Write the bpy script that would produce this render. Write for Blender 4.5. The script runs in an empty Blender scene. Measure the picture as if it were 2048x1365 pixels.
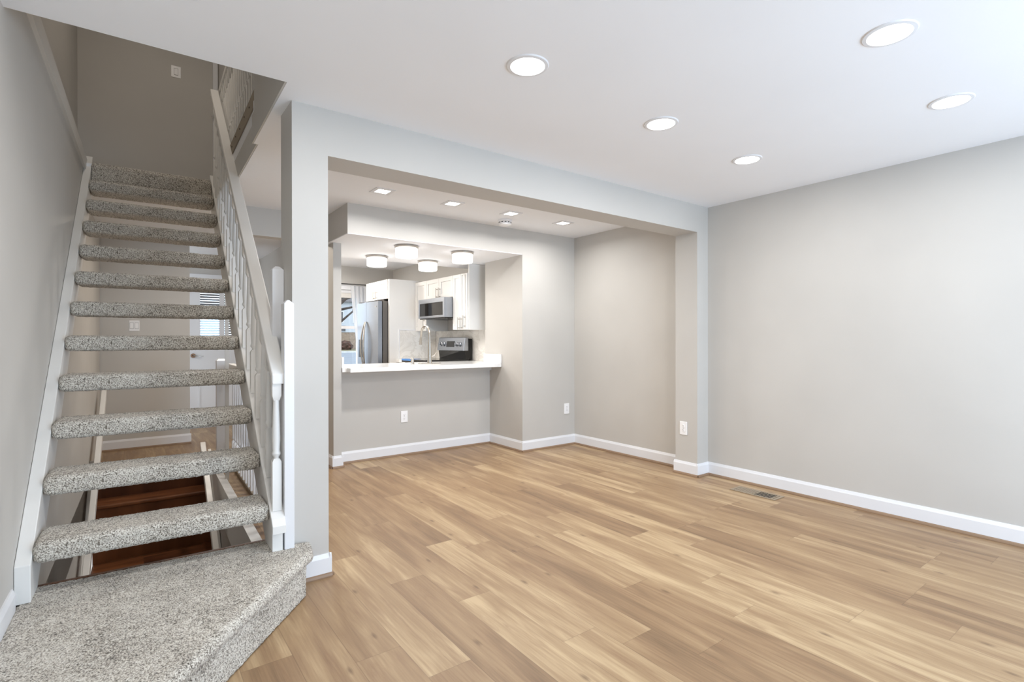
import bpy, bmesh, math, random
from mathutils import Vector, Matrix, noise
random.seed(7)
SC = bpy.context.scene
C = SC.collection
PI = math.pi

# ------------------------------------------------------------------ camera, world, light, exposure
F_PX, YAW, PITCH, ROLL, EYE = 1040.66, 36.46, -0.1055, -0.0736, 1.2314
cam_d = bpy.data.cameras.new('camera'); cam = bpy.data.objects.new('camera', cam_d); C.objects.link(cam)
cam_d.sensor_fit = 'HORIZONTAL'; cam_d.sensor_width = 36.0; cam_d.lens = F_PX / 2048 * 36.0
cam_d.clip_start = 0.05; cam_d.clip_end = 400
_y, _p, _r = (math.radians(a) for a in (YAW, PITCH, ROLL))
_fw = Vector((math.sin(_y)*math.cos(_p), math.cos(_y)*math.cos(_p), math.sin(_p)))
_rt = Vector((math.cos(_y), -math.sin(_y), 0)); _up = _rt.cross(_fw)
_R = math.cos(_r)*_rt + math.sin(_r)*_up; _U = -math.sin(_r)*_rt + math.cos(_r)*_up
_m = Matrix((_R, _U, -_fw)).transposed().to_4x4(); _m.translation = (0, 0, EYE)
cam.matrix_world = _m
SC.camera = cam

world = bpy.data.worlds.new('world'); SC.world = world; world.use_nodes = True
_bg = world.node_tree.nodes['Background']
_bg.inputs['Color'].default_value = (0.88, 0.94, 1.0, 1); _bg.inputs['Strength'].default_value = 2.5

SC.view_settings.view_transform = 'Standard'; SC.view_settings.look = 'None'
SC.view_settings.gamma = 1.0; SC.view_settings.use_curve_mapping = False
SC.view_settings.exposure = 0.08
SC.cycles.use_denoising = True
SC.cycles.max_bounces = 10; SC.cycles.diffuse_bounces = 6; SC.cycles.glossy_bounces = 4
SC.cycles.transmission_bounces = 6; SC.cycles.transparent_max_bounces = 8
SC.cycles.sample_clamp_indirect = 6.0; SC.cycles.caustics_reflective = False; SC.cycles.caustics_refractive = False

W_DAY = 92.0      # added area lamp standing in for daylight through an assumed rear opening
W_ROUND = 7.0      # living room downlights
W_SQUARE = 8.0     # dining downlights
W_FLUSH = 2.0      # kitchen ceiling lights
W_HALL = 17.0  # assumed hall lamp, out of view behind the header
W_UP = 10.5  # unseen fill lamp added over the upstairs hall
W_KIT = 36.0    # unseen fill lamps added to brighten the far kitchen
DAY = (0.50, 0.73, 1.0); INCAN = (1.0, 0.89, 0.77); WARM = (1.0, 0.985, 0.965)

def area_light(name, loc, rot, size, power, color, shape='RECTANGLE', size_y=None, parent=None, spread=PI):
    d = bpy.data.lights.new(name, 'AREA'); d.energy = power; d.color = color; d.shape = shape; d.size = size; d.spread = spread
    if size_y: d.size_y = size_y
    o = bpy.data.objects.new(name, d); C.objects.link(o); o.location = loc; o.rotation_euler = rot
    if parent: o.parent = parent
    return o
area_light('assumed_daylight_lamp', (2.72, -1.78, 1.0), (PI/2+.2, 0, 0), 1.9, W_DAY, DAY, size_y=1.9)  # added lamp in the assumed rear opening, in place of daylight

# ------------------------------------------------------------------ materials
def lin(r, g, b):
    f = lambda c: (c/12.92 if c <= .04045 else ((c+.055)/1.055)**2.4)
    return (f(r/255), f(g/255), f(b/255), 1)
class NT:
    def __init__(s, name):
        s.m = bpy.data.materials.new(name); s.m.use_nodes = True; s.t = s.m.node_tree
        s.b = s.t.nodes['Principled BSDF']
    def n(s, typ, **kw):
        nd = s.t.nodes.new(typ)
        for k, v in kw.items(): setattr(nd, k, v)
        return nd
    def l(s, a, b): s.t.links.new(a, b)
    def math(s, op, a, b=None):
        nd = s.n('ShaderNodeMath', operation=op)
        for i, v in enumerate((a, b)):
            if v is None: continue
            if isinstance(v, (int, float)): nd.inputs[i].default_value = v
            else: s.l(v, nd.inputs[i])
        return nd.outputs[0]
    def ramp(s, fac, stops):
        r = s.n('ShaderNodeValToRGB'); e = r.color_ramp.elements
        while len(e) < len(stops): e.new(.5)
        for el, (p, c) in zip(e, stops): el.position = p; el.color = c
        s.l(fac, r.inputs[0]); return r.outputs[0]
    def mix(s, fac, a, b, blend='MIX'):
        nd = s.n('ShaderNodeMix', data_type='RGBA', blend_type=blend)
        for i, v in ((0, fac), (6, a), (7, b)):
            if isinstance(v, (int, float, tuple)): nd.inputs[i].default_value = v
            else: s.l(v, nd.inputs[i])
        return nd.outputs[2]
    def pos(s): return s.n('ShaderNodeNewGeometry').outputs['Position']
    def obj(s): return s.n('ShaderNodeTexCoord').outputs['Object']
    def noise(s, vec, scale, detail=2.0, rough=.5, dist=0.0):
        nd = s.n('ShaderNodeTexNoise'); nd.inputs['Scale'].default_value = scale
        nd.inputs['Detail'].default_value = detail; nd.inputs['Roughness'].default_value = rough
        nd.inputs['Distortion'].default_value = dist
        if vec is not None: s.l(vec, nd.inputs['Vector'])
        return nd.outputs['Fac']
    def bump(s, h, strength, dist=.002):
        nd = s.n('ShaderNodeBump'); nd.inputs['Strength'].default_value = strength; nd.inputs['Distance'].default_value = dist
        s.l(h, nd.inputs['Height']); s.l(nd.outputs[0], s.b.inputs['Normal'])
def paint(name, col, rough=.55, var=.03, bump=.08, scale=90):
    k = NT(name); p = k.pos()
    f = k.noise(p, 1.7, 2)
    a = tuple(c*(1-var) for c in col[:3])+(1,); b = tuple(min(1, c*(1+var)) for c in col[:3])+(1,)
    k.l(k.ramp(f, [(.3, a), (.7, b)]), k.b.inputs['Base Color'])
    k.b.inputs['Roughness'].default_value = rough
    if bump: k.bump(k.noise(p, scale, 2), bump, .001)
    return k.m
def metal(name, col, rough=.3, stretch=(1, 1, 60)):
    k = NT(name); mp = k.n('ShaderNodeMapping'); mp.inputs['Scale'].default_value = stretch
    k.l(k.obj(), mp.inputs['Vector']); f = k.noise(mp.outputs[0], 8, 3)
    a = tuple(c*.92 for c in col[:3])+(1,)
    k.l(k.ramp(f, [(.3, a), (.7, col)]), k.b.inputs['Base Color'])
    k.b.inputs['Metallic'].default_value = 1.0; k.b.inputs['Roughness'].default_value = rough
    return k.m
def glow(name, col, strength):
    k = NT(name); k.b.inputs['Base Color'].default_value = col
    k.b.inputs['Emission Color'].default_value = col; k.b.inputs['Emission Strength'].default_value = strength
    return k.m
def glass(name, tint=(.95, .98, 1, 1)):
    k = NT(name); t = k.n('ShaderNodeBsdfTransparent'); t.inputs[0].default_value = tint
    g = k.n('ShaderNodeBsdfGlossy'); g.inputs['Roughness'].default_value = .02
    mx = k.n('ShaderNodeMixShader'); mx.inputs[0].default_value = .06
    k.l(t.outputs[0], mx.inputs[1]); k.l(g.outputs[0], mx.inputs[2])
    k.l(mx.outputs[0], k.t.nodes['Material Output'].inputs[0]); return k.m

M = {}
M['wall'] = paint('wall_paint', lin(196, 193, 188))
M['ceiling'] = paint('ceiling_paint', lin(244, 246, 250), .8, .01)
M['white'] = paint('trim_white', lin(229, 230, 233), .35, .01, .02)
M['rail_white'] = paint('rail_white', lin(232, 231, 228), .38, .015, .02)
M['cabinet'] = paint('cabinet_white', lin(226, 225, 223), .35, .01, .02)
M['plastic'] = paint('plastic_white', lin(244, 244, 245), .3, .005, 0)
M['slot'] = paint('slot_dark', lin(60, 60, 62), .5, .01, 0)
M['shade_dark'] = paint('dark_gap', lin(28, 26, 25), .6, .02, 0)
M['steel'] = metal('brushed_steel', lin(170, 174, 181), .32)
M['steel_side'] = metal('grey_side_panel', lin(120, 114, 108), .45)
M['nickel'] = metal('brushed_nickel', lin(182, 176, 168), .28)
M['bronze'] = metal('antique_bronze', lin(120, 92, 72), .35)
M['black_glass'] = paint('black_glass', lin(16, 15, 15), .06, .02, 0)
M['black'] = paint('black_enamel', lin(18, 17, 17), .25, .02, 0)
M['blue_film'] = paint('blue_film', lin(70, 130, 200), .2, .05, 0)
M['display'] = paint('display_panel', lin(40, 40, 40), .15, .05, 0)
M['lens'] = glow('lamp_lens', (1, .98, .95, 1), 9.0)
M['shade_glow'] = glow('opal_shade', (1, .98, .95, 1), 2.0)
M['glass'] = glass('window_glass')
M['vent'] = paint('vent_metal', lin(150, 134, 112), .4, .03, 0)
M['cap'] = paint('cap_trim', lin(216, 213, 208), .45, .02, .02)
M['blind'] = paint('grey_blind', lin(138, 134, 136), .6, .03, 0)
M['deck'] = paint('subfloor_edge', lin(150, 138, 122), .7, .05, .05)

def floor_mat(name, w, L, tones, dark, rough, swap=False):
    k = NT(name); sx = k.n('ShaderNodeSeparateXYZ'); k.l(k.pos(), sx.inputs[0])
    X, Y = (sx.outputs[1], sx.outputs[0]) if swap else (sx.outputs[0], sx.outputs[1])
    cx = k.math('DIVIDE', k.math('ADD', X, 20.05), w); col = k.math('FLOOR', cx)
    wn = k.n('ShaderNodeTexWhiteNoise', noise_dimensions='1D'); k.l(col, wn.inputs['W'])
    cy = k.math('ADD', k.math('DIVIDE', k.math('ADD', Y, 20), L), k.math('MULTIPLY', wn.outputs['Value'], 7.3)); row = k.math('FLOOR', cy)
    cb = k.n('ShaderNodeCombineXYZ'); k.l(col, cb.inputs[0]); k.l(row, cb.inputs[1])
    w2 = k.n('ShaderNodeTexWhiteNoise', noise_dimensions='3D'); k.l(cb.outputs[0], w2.inputs['Vector'])
    # grain coordinates, shifted per plank
    gv = k.n('ShaderNodeCombineXYZ')
    k.l(k.math('ADD', k.math('MULTIPLY', X, 7.5), k.math('MULTIPLY', w2.outputs['Value'], 40)), gv.inputs[0])
    k.l(k.math('ADD', k.math('MULTIPLY', Y, 0.75), k.math('MULTIPLY', w2.outputs['Value'], 17)), gv.inputs[1])
    g1 = k.noise(gv.outputs[0], 1.6, 3, .55, .6)
    gv2 = k.n('ShaderNodeCombineXYZ')
    k.l(k.math('ADD', k.math('MULTIPLY', X, 70.0), k.math('MULTIPLY', w2.outputs['Value'], 90)), gv2.inputs[0]); k.l(k.math('MULTIPLY', Y, 2.4), gv2.inputs[1])
    g2 = k.noise(gv2.outputs[0], 1.5, 4, .6)
    tone = k.math('ADD', k.math('MULTIPLY', w2.outputs['Value'], .30), k.math('ADD', k.math('MULTIPLY', g1, .82), k.math('MULTIPLY', k.math('SUBTRACT', g2, .5), .36)))
    colr = k.ramp(tone, [(.26, tones[0]), (.46, tones[1]), (.60, tones[2]), (.80, tones[3])])
    # long dark mineral streaks and small knots
    st = k.noise(gv.outputs[0], 2.3, 5, .62, 1.2)
    sm = k.ramp(st, [(.55, (0, 0, 0, 1)), (.70, (1, 1, 1, 1))])
    colr = k.mix(k.math('MULTIPLY', sm, .42), colr, dark)
    kv = k.n('ShaderNodeCombineXYZ'); k.l(k.math('MULTIPLY', X, 4.2), kv.inputs[0]); k.l(k.math('MULTIPLY', Y, 1.7), kv.inputs[1])
    vo = k.n('ShaderNodeTexVoronoi', voronoi_dimensions='2D'); vo.inputs['Scale'].default_value = 1.0; k.l(kv.outputs[0], vo.inputs['Vector'])
    dd = k.math('ADD', vo.outputs['Distance'], k.math('MULTIPLY', g2, .05))
    km = k.ramp(dd, [(.035, (1, 1, 1, 1)), (.085, (0, 0, 0, 1))])
    sel = k.n('ShaderNodeSeparateColor'); k.l(vo.outputs['Color'], sel.inputs[0])
    km = k.math('MULTIPLY', km, k.math('GREATER_THAN', sel.outputs[0], .45))
    colr = k.mix(k.math('MULTIPLY', km, .6), colr, tuple(c*.5 for c in dark[:3])+(1,))
    # joints
    fx = k.math('FRACT', cx); fy = k.math('FRACT', cy)
    ex = k.math('MINIMUM', fx, k.math('SUBTRACT', 1.0, fx)); ey = k.math('MINIMUM', fy, k.math('SUBTRACT', 1.0, fy))
    jx = k.math('LESS_THAN', ex, .0014/w); jy = k.math('LESS_THAN', ey, .0014/L)
    j = k.math('MAXIMUM', jx, jy)
    colr = k.mix(k.math('MULTIPLY', j, .30), colr, tuple(c*.35 for c in dark[:3])+(1,))
    k.l(colr, k.b.inputs['Base Color'])
    k.l(k.math('ADD', k.math('MULTIPLY', g2, .12), rough), k.b.inputs['Roughness'])
    k.b.inputs['Specular IOR Level'].default_value = .35
    k.bump(k.math('SUBTRACT', g2, k.math('MULTIPLY', j, 1.5)), .06, .001)
    return k.m
M['floor'] = floor_mat('oak_plank_floor', .182, 1.22, (lin(120, 96, 72), lin(146, 118, 89), lin(161, 134, 102), lin(190, 165, 130)), lin(130, 98, 74), .36)
M['shoe'] = paint('shoe_wood', lin(142, 116, 92), .45, .06, .03)
M['dark_wood'] = floor_mat('dark_stair_wood', .5, 2.0, (lin(50, 27, 16), lin(78, 45, 27), lin(104, 63, 38), lin(134, 86, 54)), lin(36, 18, 10), .25, swap=True)

def carpet():
    k = NT('carpet_pile'); p = k.obj()
    a = k.noise(p, 185, 2, .6); b = k.noise(p, 60, 2, .5); c = k.noise(p, 5, 2)
    f = k.math('ADD', k.math('MULTIPLY', a, .80), k.math('ADD', k.math('MULTIPLY', b, .22), k.math('MULTIPLY', c, .16)))
    k.l(k.ramp(f, [(.42, lin(72, 66, 58)), (.51, lin(140, 132, 120)), (.59, lin(194, 187, 176)), (.69, lin(228, 223, 213))]), k.b.inputs['Base Color'])
    k.b.inputs['Roughness'].default_value = .95; k.b.inputs['Specular IOR Level'].default_value = .1
    k.b.inputs['Sheen Weight'].default_value = .25; k.b.inputs['Sheen Roughness'].default_value = .6
    k.bump(a, .9, .006); return k.m
M['carpet'] = carpet()
def marble():
    k = NT('pale_marble'); p = k.pos()
    f = k.noise(p, 3.2, 6, .62, 1.6)
    k.l(k.ramp(f, [(.40, lin(232, 229, 224)), (.50, lin(219, 215, 209)), (.54, lin(236, 233, 228)), (.8, lin(238, 236, 232))]), k.b.inputs['Base Color'])
    k.b.inputs['Roughness'].default_value = .2; return k.m
M['marble'] = marble()
def quartz():
    k = NT('white_quartz'); f = k.noise(k.pos(), 24, 3)
    k.l(k.ramp(f, [(.3, lin(236, 236, 235)), (.7, lin(246, 246, 245))]), k.b.inputs['Base Color'])
    k.b.inputs['Roughness'].default_value = .14; return k.m
M['quartz'] = quartz()
def sheer():
    k = NT('sheer_curtain'); t = k.n('ShaderNodeBsdfTransparent'); d = k.n('ShaderNodeBsdfDiffuse'); tr = k.n('ShaderNodeBsdfTranslucent')
    d.inputs[0].default_value = lin(240, 242, 245); tr.inputs[0].default_value = lin(240, 244, 250)
    m1 = k.n('ShaderNodeMixShader'); m1.inputs[0].default_value = .55; k.l(d.outputs[0], m1.inputs[1]); k.l(tr.outputs[0], m1.inputs[2])
    m2 = k.n('ShaderNodeMixShader'); m2.inputs[0].default_value = .22; k.l(m1.outputs[0], m2.inputs[1]); k.l(t.outputs[0], m2.inputs[2])
    k.l(m2.outputs[0], k.t.nodes['Material Output'].inputs[0]); return k.m
M['sheer'] = sheer()
def ground(name, a, b, scale):
    k = NT(name); f = k.noise(k.pos(), scale, 4)
    k.l(k.ramp(f, [(.35, a), (.65, b)]), k.b.inputs['Base Color']); k.b.inputs['Roughness'].default_value = .9; return k.m
M['road'] = ground('asphalt', lin(120, 126, 136), lin(138, 144, 152), 1.5)
M['grass'] = ground('winter_grass', lin(110, 112, 82), lin(134, 122, 98), .6)
M['curb'] = ground('curb_concrete', lin(214, 214, 212), lin(228, 228, 226), 3)
M['siding'] = ground('pale_siding', lin(196, 202, 210), lin(206, 212, 220), .4)
M['brick'] = ground('tan_brick', lin(150, 132, 116), lin(170, 150, 132), 4)
M['roof'] = ground('roof_shingle', lin(92, 90, 92), lin(110, 106, 106), 3)
M['dark_door'] = ground('garage_panel', lin(96, 96, 100), lin(112, 112, 116), 2)
M['bark'] = ground('bark', lin(64, 52, 46), lin(86, 74, 66), 8)
M['hedge'] = ground('hedge_leaf', lin(70, 58, 50), lin(104, 72, 62), 3)

# ------------------------------------------------------------------ mesh helpers
class MB:
    def __init__(s): s.bm = bmesh.new()
    def box(s, x0, x1, y0, y1, z0, z1):
        v = [s.bm.verts.new(p) for p in ((x0,y0,z0),(x1,y0,z0),(x1,y1,z0),(x0,y1,z0),(x0,y0,z1),(x1,y0,z1),(x1,y1,z1),(x0,y1,z1))]
        for f in ((0,3,2,1),(4,5,6,7),(0,1,5,4),(1,2,6,5),(2,3,7,6),(3,0,4,7)): s.bm.faces.new([v[i] for i in f])
        return s
    def prism(s, pts, d0, d1, plane='XY'):
        n = len(pts)
        mk = {'XY': lambda a, b, d: (a, b, d), 'YZ': lambda a, b, d: (d, a, b), 'XZ': lambda a, b, d: (a, d, b)}[plane]
        v0 = [s.bm.verts.new(mk(a, b, d0)) for a, b in pts]; v1 = [s.bm.verts.new(mk(a, b, d1)) for a, b in pts]
        s.bm.faces.new(v0[::-1]); s.bm.faces.new(v1)
        for i in range(n): s.bm.faces.new((v0[i], v0[(i+1) % n], v1[(i+1) % n], v1[i]))
        return s
    def ring(s, outer, inner, z0, z1):
        o0, o1, i0, i1 = ([s.bm.verts.new((x, y, z)) for x, y in P] for P, z in ((outer, z0), (outer, z1), (inner, z0), (inner, z1)))
        for a in range(4):
            b = (a+1) % 4
            s.bm.faces.new((o1[a], o1[b], i1[b], i1[a])); s.bm.faces.new((o0[b], o0[a], i0[a], i0[b]))
            s.bm.faces.new((o0[a], o0[b], o1[b], o1[a])); s.bm.faces.new((i0[b], i0[a], i1[a], i1[b]))
        return s
    def lathe(s, prof, cx=0, cy=0, cz=0, seg=24, axis='Z', cap=True):
        rings = []
        for r, h in prof:
            ring = []
            for i in range(seg):
                a = 2*PI*i/seg; u, w = r*math.cos(a), r*math.sin(a)
                p = {'Z': (cx+u, cy+w, cz+h), 'Y': (cx+u, cy+h, cz+w), 'X': (cx+h, cy+u, cz+w)}[axis]
                ring.append(s.bm.verts.new(p))
            rings.append(ring)
        for A, B in zip(rings, rings[1:]):
            for i in range(seg):
                j = (i+1) % seg; s.bm.faces.new((A[i], A[j], B[j], B[i]))
        if cap: s.bm.faces.new(rings[0][::-1]); s.bm.faces.new(rings[-1])
        return s
    def sq(s, prof, cx, cy, seg=None):      # square-section stack: (half, z)
        rings = [[s.bm.verts.new((cx+a*h, cy+b*h, z)) for a, b in ((-1,-1),(1,-1),(1,1),(-1,1))] for h, z in prof]
        for A, B in zip(rings, rings[1:]):
            for i in range(4): j = (i+1) % 4; s.bm.faces.new((A[i], A[j], B[j], B[i]))
        s.bm.faces.new(rings[0][::-1]); s.bm.faces.new(rings[-1]); return s
    def tube(s, pts, rad, seg=10):
        pts = [Vector(p) for p in pts]; rads = rad if isinstance(rad, (list, tuple)) else [rad]*len(pts)
        rings = []; ref = None
        for i, p in enumerate(pts):
            t = (pts[min(i+1, len(pts)-1)] - pts[max(i-1, 0)]).normalized()
            if ref is None: ref = t.orthogonal().normalized()
            ref = (ref - t*ref.dot(t)); ref = ref.normalized() if ref.length > 1e-6 else t.orthogonal().normalized()
            q = t.cross(ref)
            rings.append([s.bm.verts.new(p + rads[i]*(math.cos(2*PI*k/seg)*ref + math.sin(2*PI*k/seg)*q)) for k in range(seg)])
        for A, B in zip(rings, rings[1:]):
            for i in range(seg): j = (i+1) % seg; s.bm.faces.new((A[i], A[j], B[j], B[i]))
        s.bm.faces.new(rings[0][::-1]); s.bm.faces.new(rings[-1]); return s
    def build(s, name, mat, parent=None, bevel=0, smooth=False, segs=2, loc=None):
        bmesh.ops.recalc_face_normals(s.bm, faces=s.bm.faces)
        me = bpy.data.meshes.new(name); s.bm.to_mesh(me); s.bm.free()
        o = bpy.data.objects.new(name, me); C.objects.link(o); me.materials.append(mat)
        if parent: o.parent = parent
        if loc: o.location = loc
        if bevel:
            md = o.modifiers.new('bevel', 'BEVEL'); md.width = bevel; md.segments = segs; md.limit_method = 'ANGLE'; md.angle_limit = math.radians(40)
        if smooth:
            for p in me.polygons: p.use_smooth = True
            me.set_sharp_from_angle(angle=math.radians(38))
        return o
def tag(o, label, cat, group=None, kind=None):
    o['label'] = label; o['category'] = cat
    if group: o['group'] = group
    if kind: o['kind'] = kind
    return o
def thing(name, label, cat, loc=(0, 0, 0), rotz=0, group=None, kind=None):
    o = bpy.data.objects.new(name, None); C.objects.link(o); o.empty_display_size = .1
    o.location = loc; o.rotation_euler = (0, 0, rotz); return tag(o, label, cat, group, kind)
def struct(name, mb, mat, label, cat, **kw): return tag(mb.build(name, mat, **kw), label, cat, kind='structure')
def dup(root, loc, label, group=None):
    r = root.copy(); C.objects.link(r); r.location = loc; r['label'] = label
    if group: r['group'] = group
    for ch in list(root.children):
        c = ch.copy(); C.objects.link(c); c.parent = r
        for g in list(ch.children):
            d = g.copy(); C.objects.link(d); d.parent = c
    return r

# stair frame: the flight and the left wall stand 1.4 degrees off the room axes
TH, SX0, SY0 = -0.0241, -0.3052, 2.7665
def S(x, y): return (SX0 + math.cos(TH)*x - math.sin(TH)*y, SY0 + math.sin(TH)*x + math.cos(TH)*y)
def sframe(o): o.location = (SX0, SY0, 0); o.rotation_euler = (0, 0, TH); return o

# room dimensions
XR, YB, XA, XB, TW, XP, ZB, YD, XJ, YP, ZS, H = 4.270, 2.763, .6665, .8456, .230, 4.105, 2.197, 4.531, 3.490, 5.172, 2.176, 2.44
XPT = 1.587; YF = 8.45; XK = 3.69; YREAR = -1.70
RISE, RUN = .2076, .2505

# ------------------------------------------------------------------ setting
out = [(-1.0, YREAR-.1), (4.45, YREAR-.1), (4.45, YF+.12), (-1.0, YF+.12)]
struct('floor', MB().ring(out, [S(-.05, .17), S(.905, .17), S(.905, 3.28), S(-.05, 3.28)], -.28, 0), M['floor'],
       'light oak plank floor running through the living and dining rooms', 'floor')
struct('ceiling', MB().ring(out, [S(-.16, -.16), S(.937, -.16), S(.937, 2.775), S(-.16, 2.775)], H, 2.70).prism([S(.912, -.16), S(.937, -.16), S(.937, .77), S(.912, .77)], H, 2.70), M['ceiling'],
       'smooth white ceiling with the stairwell opening at its left', 'ceiling')
o = struct('wall_left', MB().box(-.16, -.05, -4.55, 4.53, -2.6, 2.645), M['wall'], 'long greige wall along the left of the stairs', 'wall'); sframe(o)
struct('wall_right', MB().box(XR, XR+.12, YREAR, 5.27, 0, H), M['wall'], 'greige wall along the right side of the room', 'wall')
mb = MB().box(XA, XB, YB, YB+TW, 0, H).box(XB, XP, YB, YB+TW, ZB, H).box(XP, XR, YB, YB+TW, 0, H)
struct('wall_middle', mb, M['wall'], 'greige wall with wide cased opening between living and dining rooms', 'wall')
struct('wall_dining', MB().box(XJ, XR, YD, 5.27, 0, H), M['wall'], 'greige wall block right of the kitchen pass-through', 'wall')
mb = MB().prism([(XPT-.032, YD), (XJ, YD), (XJ, 5.86), (XPT-.032, 5.86)], ZS, H)
struct('wall_bulkhead', mb, M['wall'], 'dropped bulkhead above the kitchen pass-through', 'wall')
struct('ceiling_soffit', MB().box(XPT-.03, XK, YD+.002, 5.858, ZS-.006, ZS), M['ceiling'], 'lowered white kitchen ceiling under the bulkhead', 'ceiling')
mb = MB().box(1.664, XJ, YP, 5.27, 0, .92).box(1.664, XJ, YP-.035, YP, .875, .92)
struct('wall_pony', mb, M['wall'], 'half-height greige wall under the pass-through counter', 'wall')
struct('wall_partition', MB().box(XPT, 1.664, 5.03, YF, 0, H), M['wall'], 'thin wall end at the left of the pass-through', 'wall')
struct('wall_header', MB().box(.69, XPT-.032, 5.166, 5.29, 2.185, H), M['wall'], 'header across the hall behind the stair rail', 'wall')
struct('wall_kitchen', MB().box(XK, XK+.1, 5.27, YF, 0, H), M['wall'], 'kitchen side wall behind the range and cabinets', 'wall')
struct('wall_hall', MB().box(-.42, .60, 7.31, 7.41, 0, H), M['wall'], 'taupe hall wall seen between the open treads', 'wall')
WX0, WX1, WZ0, WZ1 = 2.10, 3.12, .62, 2.06
DX0, DX1, DZ1 = .62, 1.50, 2.09
mb = MB().box(-1, DX0, YF, YF+.12, 0, H).box(DX0, DX1, YF, YF+.12, DZ1, H).box(DX1, WX0, YF, YF+.12, 0, H)
mb.box(WX0, WX1, YF, YF+.12, 0, WZ0).box(WX0, WX1, YF, YF+.12, WZ1, H).box(WX1, XK+.8, YF, YF+.12, 0, H)
struct('wall_front', mb, M['wall'], 'far outer wall with the kitchen window and entry door', 'wall')
mb = MB().box(-1, .3, YREAR-.1, YREAR, 0, H).box(3.7, 4.45, YREAR-.1, YREAR, 0, H).box(.3, 3.7, YREAR-.1, YREAR, 2.06, H)
struct('wall_rear', mb, M['wall'], 'wall behind the viewer with an assumed wide door opening for daylight', 'wall')  # opening is assumed and unseen, left unglazed for the daylight lamp
# upstairs shell
def su(name, mb, mat, label, cat='wall'):
    o = struct(name, mb, mat, label, cat); sframe(o); return o
su('wall_upstairs_left', MB().box(-.28, -.16, -.3, 3.75, 2.70, 5.0), M['wall'], 'upper wall set back above the left stair wall')
su('wall_upstairs_far', MB().box(-.16, 2.2, 3.65, 3.75, 2.70, 5.0), M['wall'], 'shaded taupe wall at the top of the stairs')
su('wall_upstairs_near', MB().box(-.28, 2.3, -.28, -.16, 2.70, 5.0), M['wall'], 'upper wall over the front edge of the stairwell')
su('wall_upstairs_side', MB().box(2.2, 2.3, -.16, 3.75, 2.70, 5.0), M['wall'], 'far side wall of the upstairs hall')
mb = MB().box(.903, .9115, -.158, .77, 2.441, 2.61).box(.903, .936, -.158, .69, 2.705, 5.0).box(.903, .9115, -.158, .69, 2.61, 2.705).box(.928, .936, .77, 2.76, 2.441, 2.61)
su('wall_stairwell', mb, M['wall'], 'taupe stairwell side wall hanging from the ceiling opening')
su('ceiling_upstairs', MB().box(-.28, 2.3, -.28, 3.75, 5.0, 5.06), M['ceiling'], 'ceiling over the upstairs hall', 'ceiling')
t = su('trim_1', MB().box(.924, .936, .69, 2.5, 2.70, 2.80), M['deck'], 'nailed subfloor edge strip inside the stairwell opening', 'trim')
for k in range(7): MB().lathe([(.006, 0), (.006, .004)], .924, .80+k*.21, 2.765-.012*(k % 2), 8, 'X').build('screw', M['shade_dark'], t, loc=(-.003, 0, 0))
su('trim_2', MB().box(.929, .936, .69, 2.2, 2.612, 2.692), M['white'], 'white strip under the subfloor edge in the stairwell', 'trim')
su('trim_3', MB().box(-.16, -.032, -.16, 2.98, 2.645, 2.75), M['cap'], 'grey-white ledge board along the top of the left stair wall', 'trim')
su('trim_4', MB().box(.955, 1.0, 3.60, 3.648, 2.70, 5.0), M['white'], 'white corner strip at the right end of the upper wall', 'trim')
struct('trim_5', MB().box(.686, .716, 5.155, 5.165, 0, H), M['wall'], 'slim taupe post seen behind the stair treads', 'trim')
# basement well
su('wall_basement_right', MB().box(.905, 1.0, .1, 3.28, -2.6, -.285), M['wall'], 'shaded wall below the hall floor in the basement stairwell')
su('wall_basement_near', MB().box(-.05, .905, .08, .165, -2.6, -.285), M['wall'], 'wall under the landing in the basement stairwell')
su('floor_basement', MB().box(-.05, 1.0, .08, 3.4, -2.66, -2.6), M['dark_wood'], 'dark floor at the foot of the basement stairs', 'floor')
su('trim_6', MB().prism([(.885, -.30), (.905, -.30), (.905, -.012), (.945, .001), (.945, .018), (.885, .018)], .17, 3.28, 'XZ'), M['rail_white'],
   'white edge trim beside the basement stair opening', 'trim')

# baseboards with wood shoe
BH = .118
def baseboard(name, label, segs):
    """segs: (p0, p1, n, z) with n the room-side normal; p0->p1 along the wall"""
    b, s = MB(), MB(); sh = False
    for p0, p1, nx, ny, z in segs:
        for mbd, prof in ((b, [(0, .016), (.013, .016), (.013, BH-.022), (.009, BH-.012), (.005, BH), (0, BH)]),
                          (s, [(0, 0), (.026, 0), (.026, .006), (.022, .016), (.013, .020), (0, .020)] if z == 0 else None)):
            if prof is None: continue
            if mbd is s: sh = True
            v0 = [mbd.bm.verts.new((p0[0]+nx*d, p0[1]+ny*d, z+h)) for d, h in prof]
            v1 = [mbd.bm.verts.new((p1[0]+nx*d, p1[1]+ny*d, z+h)) for d, h in prof]
            n = len(prof)
            mbd.bm.faces.new(v0); mbd.bm.faces.new(v1[::-1])
            for i in range(n): mbd.bm.faces.new((v0[i], v0[(i+1) % n], v1[(i+1) % n], v1[i]))
    o = struct(name, b, M['white'], label, 'baseboard')
    if sh: s.build('shoe_molding', M['shoe'], o)['label'] = 'wood-toned shoe molding'
    else: s.bm.free()
    return o
E_ = .0125
baseboard('baseboard_right', 'white baseboard along the right wall and the stub under the beam',
          [((XR, YREAR), (XR, YB), -1, 0, 0), ((XP-E_, YB), (XR, YB), 0, -1, 0), ((XP, YB-E_), (XP, YB+TW+E_), -1, 0, 0)])
baseboard('baseboard_dining', 'white baseboard around the dining area corner',
          [((XR, YB+TW), (XR, YD), -1, 0, 0), ((XJ-E_, YD), (XR, YD), 0, -1, 0), ((XJ, YD-E_), (XJ, YP), -1, 0, 0)])
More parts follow.
